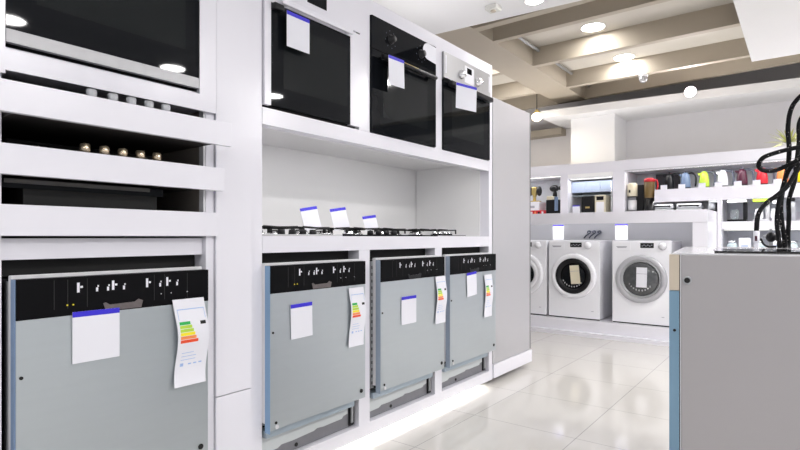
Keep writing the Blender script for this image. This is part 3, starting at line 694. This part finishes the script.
MB().lathe([(.056, .331), (.056, .36), (.03, .372), (.001, .374)], RED, seg=24).build('lid', t)
MB().tube(spline([(.05, -.01, .35), (.085, -.03, .335), (.09, -.03, .27), (.06, -.01, .22)], 4), .008, RED).build('handle', t)
# middle niche
t = thing('black_appliance', 'black box-shaped appliance in the middle niche', 'appliance', (-2.055, 6.42, 1.3105))
MB().box(-.07, .07, -.08, .10, 0, .225, BLACKP, bev=.012).build('body', t); MB().box(-.02, .03, -.0825, -.08, .08, .10, GOLD).build('badge', t)
t = thing('microwave', 'small white appliance with a dark window in the middle niche', 'appliance', (-1.905, 6.42, 1.3105))
MB().box(-.062, .062, -.08, .12, 0, .23, CREAM, bev=.006).build('body', t)
MB().box(-.04, .04, -.0825, -.0805, .17, .215, BLACKP).build('window', t); MB().box(-.045, .045, -.0825, -.0805, .03, .15, ENAMEL).build('door', t)
t = thing('price_card', 'white card with a blue top in the middle niche', 'price card', (-2.19, 6.36, 1.3105))
MB().box(-.045, .045, 0, .002, 0, .12, PAPER).build('card', t); MB().box(-.045, .045, -.001, 0, .108, .12, BLUE).build('header_strip', t)
# left niche
t = thing('box', 'red patterned carton on the counter in the left niche', 'box', (-2.72, 6.46, 1.3105))
a = MB().box(-.12, .15, -.10, .12, 0, .075, RED)
for k, m in enumerate((YEL, PAPER, ORA, BLACKP, PAPER)): a.box(-.10+.048*k, -.075+.048*k, -.1008, -.10, .015, .06, m)
a.build('carton', t)
t = thing('box', 'plain white carton standing on the red patterned one', 'box', (-2.72, 6.46, 1.3858))
MB().box(-.12, .06, -.10, .12, 0, .11, PAPER, bev=.002).build('carton', t); MB().box(-.10, .0, -.1008, -.10, .03, .06, ENSH).build('print', t)
t = thing('juicer', 'citrus juicer with two black lobes and a gold stand in the left niche', 'juicer', (-2.745, 6.42, 1.4965))
MB().box(-.07, .07, -.04, .05, 0, .014, GOLD, bev=.003).build('base', t)
MB().lathe([(.02, .014), (.018, .06), (.03, .09)], GOLD, seg=16).build('stem', t)
MB().box(-.03, .03, -.03, .03, .09, .19, GOLD, bev=.008).build('housing', t)
for sx in (-1, 1): MB().sphere((sx*.062, 0, .135), .05, BLACKP, (.65, .9, 1.25)).build('lobe', t)
t = thing('espresso_machine', 'black capsule coffee machine with a cream top in the left niche', 'coffee machine', (-2.475, 6.40, 1.3105))
MB().box(-.085, .085, -.07, .12, 0, .20, BLACKP, bev=.01).build('body', t)
MB().box(-.08, .0, -.06, .11, .2005, .245, CREAM, bev=.006).build('lid', t)
MB().box(.03, .075, -.09, -.071, .06, .235, SLATE, bev=.008).build('water_tank', t)
t = thing('meat_grinder', 'black grinder with a side arm standing on the capsule coffee machine', 'grinder', (-2.485, 6.44, 1.5565))
MB().lathe([(.03, 0), (.025, .04), (.02, .06)], BLACKP, seg=14).build('foot', t)
MB().sphere((-.01, 0, .10), .052, BLACKP, (1.1, .9, .85)).build('body', t)
MB().tube([(.03, 0, .10), (.10, 0, .105)], [.022, .028], BLACKP, seg=10).build('arm', t)
# plant on the shelving
t = thing('potted_plant', 'spiky yellow-green plant in a pot on top of the shelving behind the hoses', 'plant', (-.13, 6.72, 1.9205))
MB().lathe([(.045, 0), (.06, .09), (.052, .09), (.05, .075), (.001, .07)], POTM, seg=20).build('pot', t)
a = MB()
for k in range(34):
    an = k*2.4; L = .19+.07*random.random(); el = .25+1.1*(k/34)
    dx, dy, dz = math.cos(an)*math.cos(el), math.sin(an)*math.cos(el), math.sin(el)
    sx, sy = -math.sin(an), math.cos(an); pr = None
    for i in range(5):
        s_ = i/4; p = Vector((dx*L*s_, dy*L*s_, .07+dz*L*s_-.05*s_*s_)); wd = .014*(1-s_)**.7*(.4+s_*1.8 if s_ < .35 else 1)
        q = (a.bm.verts.new(p+Vector((sx*wd, sy*wd, .004))), a.bm.verts.new(p-Vector((sx*wd, sy*wd, -.004))))
        if pr: a._set([a.bm.faces.new((pr[0], pr[1], q[1], q[0]))], LEAF)
        pr = q
f = a.build('foliage', t); f.modifiers.new('t', 'SOLIDIFY').thickness = .0015
# glass and white ware on the lowest tier
for x, kind in ((-.60, 'g'), (-.49, 'w'), (-.36, 'g'), (-.22, 'w'), (-.10, 'g'), (.05, 'w')):
    if kind == 'g':
        t = thing('glass_jar', 'clear glass jar on the lowest glass shelf behind the hob island', 'jar', (x, 6.45, .8005), group='glass jars on the lowest shelf')
        MB().lathe([(.04, 0), (.048, .02), (.048, .16), (.035, .19)], PGLASS, seg=20).build('body', t); MB().lathe([(.037, .19), (.037, .21), (.001, .212)], CHROME, seg=20).build('lid', t)
    else:
        t = thing('white_box', 'plain white carton on the lowest glass shelf behind the hob island', 'box', (x, 6.48, .8005), group='white cartons on the lowest shelf')
        MB().box(-.05, .05, -.06, .08, 0, .24, PAPER, bev=.002).build('carton', t); MB().box(-.03, .03, -.0606, -.06, .15, .17, PALEBLUE).build('print', t)

# ------------------------------------------------------------ right foreground island dishwasher
P0 = Vector((-.306, 1.653, 0)); ang = math.radians(7.4)
ISL_M = (P0.x, P0.y, 0)
t = thing('dishwasher', 'freestanding dishwasher seen from its plain grey side, blue film on its door edge, right foreground', 'dishwasher', ISL_M, ang)
MB().box(.030, .62, .002, .60, .15, 1.0005, SIDEP, bev=.002).build('casing', t, label='plain grey side panel')
MB().box(.0005, .0255, .0, .60, .16, .899, STEEL, bev=.001).build('door', t)
MB().box(.0005, .0255, -.0015, -.0002, .16, .899, FILMG).build('edge_film', t, label='blue protective film')
MB().box(.0005, .0255, -.001, .60, .9000, 1.0005, BEIGE, bev=.001).build('control_panel', t, label='beige edged control panel')
MB().box(.0260, .0275, .001, .59, .16, 1.000, BLACKM).build('door_seal', t)
MB().box(.0277, .0297, .0005, .59, .16, 1.000, LINER).build('seal_lip', t)
a = MB().lathe([(.012, 0), (.012, -.002), (.008, -.002), (.007, 0)], GALV, (.045, .002, .929), 'Y', 16); a.cyl((.045, .001, .929), (.045, -.0008, .929), .0075, BLACKM, seg=10)
a.build('bolt', t)
MB().cyl((.014, -.0015, .788), (.014, -.0035, .788), .004, BLACKM, seg=10).build('screw', t)
for x in (.08, .56):
    for y in (.06, .54): MB().cyl((x, y, .12), (x, y, .15), .02, BLACKP, seg=12).build('foot', t)
t = thing('display_island', 'white display island carrying the freestanding dishwasher and cooktop', 'counter', ISL_M, ang)
MB().box(.0, 1.8, .0, 1.22, 0, .1195, WHITE, bev=.003).build('platform', t)
MB().box(.625, 1.8, .01, 1.20, .12, 1.0005, WHITE).box(.02, .62, .61, 1.20, .12, 1.0005, WHITE).build('body', t)
MB().box(.004, 1.8, .004, 1.22, 1.0008, 1.0036, mat('top_gloss', (.72, .72, .75), .12, noise=.02)).build('worktop', t)
t = thing('glass_cooktop', 'black glass cooktop lying on the island worktop, seen edge-on', 'cooktop', ISL_M, ang)
MB().box(.115, .335, .12, .60, 1.0038, 1.0078, GLASSB, bev=.001).build('glass_plate', t)
MB().box(.112, .338, .113, .1195, 1.0038, 1.0095, BLACKM).build('edge_trim', t)

# ------------------------------------------------------------ black braided hoses rising from the island top
HR = .0088
HOSES = {
 'black braided hose making the tallest arc at the right picture edge': [(-0.068, 2.78, 1.005), (-0.07, 2.73, 1.058), (-0.077, 2.711, 1.112), (-0.08, 2.708, 1.183), (-0.071, 2.741, 1.268), (-0.057, 2.751, 1.352), (-0.053, 2.728, 1.419), (-0.057, 2.726, 1.494), (-0.05, 2.706, 1.56), (-0.03, 2.684, 1.602), (0.009, 2.65, 1.625), (0.061, 2.627, 1.595), (0.10, 2.579, 1.492), (.115, 2.56, 1.25), (.12, 2.56, 1.005)],
 'black braided hose just behind the tallest arc, its bend lower': [(-0.059, 2.835, 1.006), (-0.058, 2.80, 1.058), (-0.055, 2.79, 1.143), (-0.055, 2.80, 1.207), (-0.036, 2.825, 1.293), (-0.028, 2.836, 1.38), (-0.021, 2.854, 1.467), (-0.021, 2.869, 1.54), (0.0, 2.88, 1.585), (0.034, 2.88, 1.59), (0.08, 2.86, 1.54), (.13, 2.84, 1.3), (.14, 2.84, 1.005)],
 'black braided hose making a wide loop to the left': [(0.18, 2.50, 1.005), (.17, 2.52, 1.25), (0.12, 2.56, 1.40), (0.064, 2.600, 1.425), (0.021, 2.610, 1.407), (-0.032, 2.605, 1.401), (-0.093, 2.590, 1.386), (-0.135, 2.585, 1.369), (-0.151, 2.604, 1.343), (-0.138, 2.639, 1.324), (-0.096, 2.670, 1.324), (-0.05, 2.67, 1.345), (-0.007, 2.67, 1.362), (0.042, 2.68, 1.32), (0.066, 2.69, 1.205), (0.043, 2.70, 1.008)],
 'black braided hose ending in a white plug, hanging lowest left': [(.19, 2.76, 1.006), (.18, 2.77, 1.3), (0.12, 2.78, 1.45), (0.034, 2.765, 1.42), (-0.023, 2.665, 1.323), (-0.055, 2.635, 1.257), (-0.091, 2.61, 1.216), (-0.116, 2.595, 1.195), (-0.139, 2.582, 1.167), (-0.152, 2.565, 1.13), (-0.155, 2.545, 1.070)],
 'doubled black braided hose in the thick upright strand': [(-0.085, 2.775, 1.006), (-0.088, 2.69, 1.054), (-0.092, 2.665, 1.11), (-0.088, 2.665, 1.178), (-0.076, 2.68, 1.238), (-0.058, 2.70, 1.315), (-0.035, 2.72, 1.355), (-0.010, 2.74, 1.385), (0.030, 2.786, 1.375), (0.072, 2.802, 1.204), (0.086, 2.837, 1.008)],
}
for lab, pts in HOSES.items():
    t = thing('braided_hose', lab, 'hose', pts[0])
    o = Vector(pts[0]); q = [Vector(p)-o for p in pts]
    MB().tube(spline(q, 6), HR, BRAID, seg=10).build('hose', t)
    MB().cyl(q[0], q[0]+(q[1]-q[0]).normalized()*.03, HR*1.25, BLACKP, seg=12).build('end_cap', t)
    if 'plug' in lab:
        e = q[-1]
        MB().cyl(e+Vector((0, -.001, .004)), e+Vector((0, -.003, -.045)), .0115, PAPER, .0105, seg=14).box(e.x-.009, e.x+.009, e.y-.010, e.y+.006, e.z-.064, e.z-.045, PAPER, bev=.002).build('plug', t, label='white plug')
        MB().box(e.x-.004, e.x+.004, e.y-.0155, e.y-.0105, e.z-.036, e.z-.016, MAROON).build('plug_mark', t)
t = thing('clip', 'small black bent clip lying on the island worktop beside the white plug', 'clip', (-.125, 2.70, 1.0040))
MB().tube(spline([(-.025, 0, .040), (-.015, 0, .018), (.0, 0, .006), (.03, 0, .006)], 5), .0045, BLACKP).build('wire', t)
t = thing('tap', 'small grey valve standing on the island worktop left of the hose strand', 'valve', (-.118, 2.80, 1.0040))
MB().cyl((0, 0, 0), (0, 0, .03), .008, GALV, seg=12).sphere((0, 0, .045), .020, BLACKP, (1, 1, 1.1)).cyl((0, 0, .06), (0, 0, .082), .006, GALV, seg=12).cyl((-.028, 0, .05), (.01, 0, .045), .007, GALV, seg=10).build('body', t)
MB().cyl((.01, 0, .045), (.040, 0, .018), .006, BLACKP, seg=10).build('lever', t)
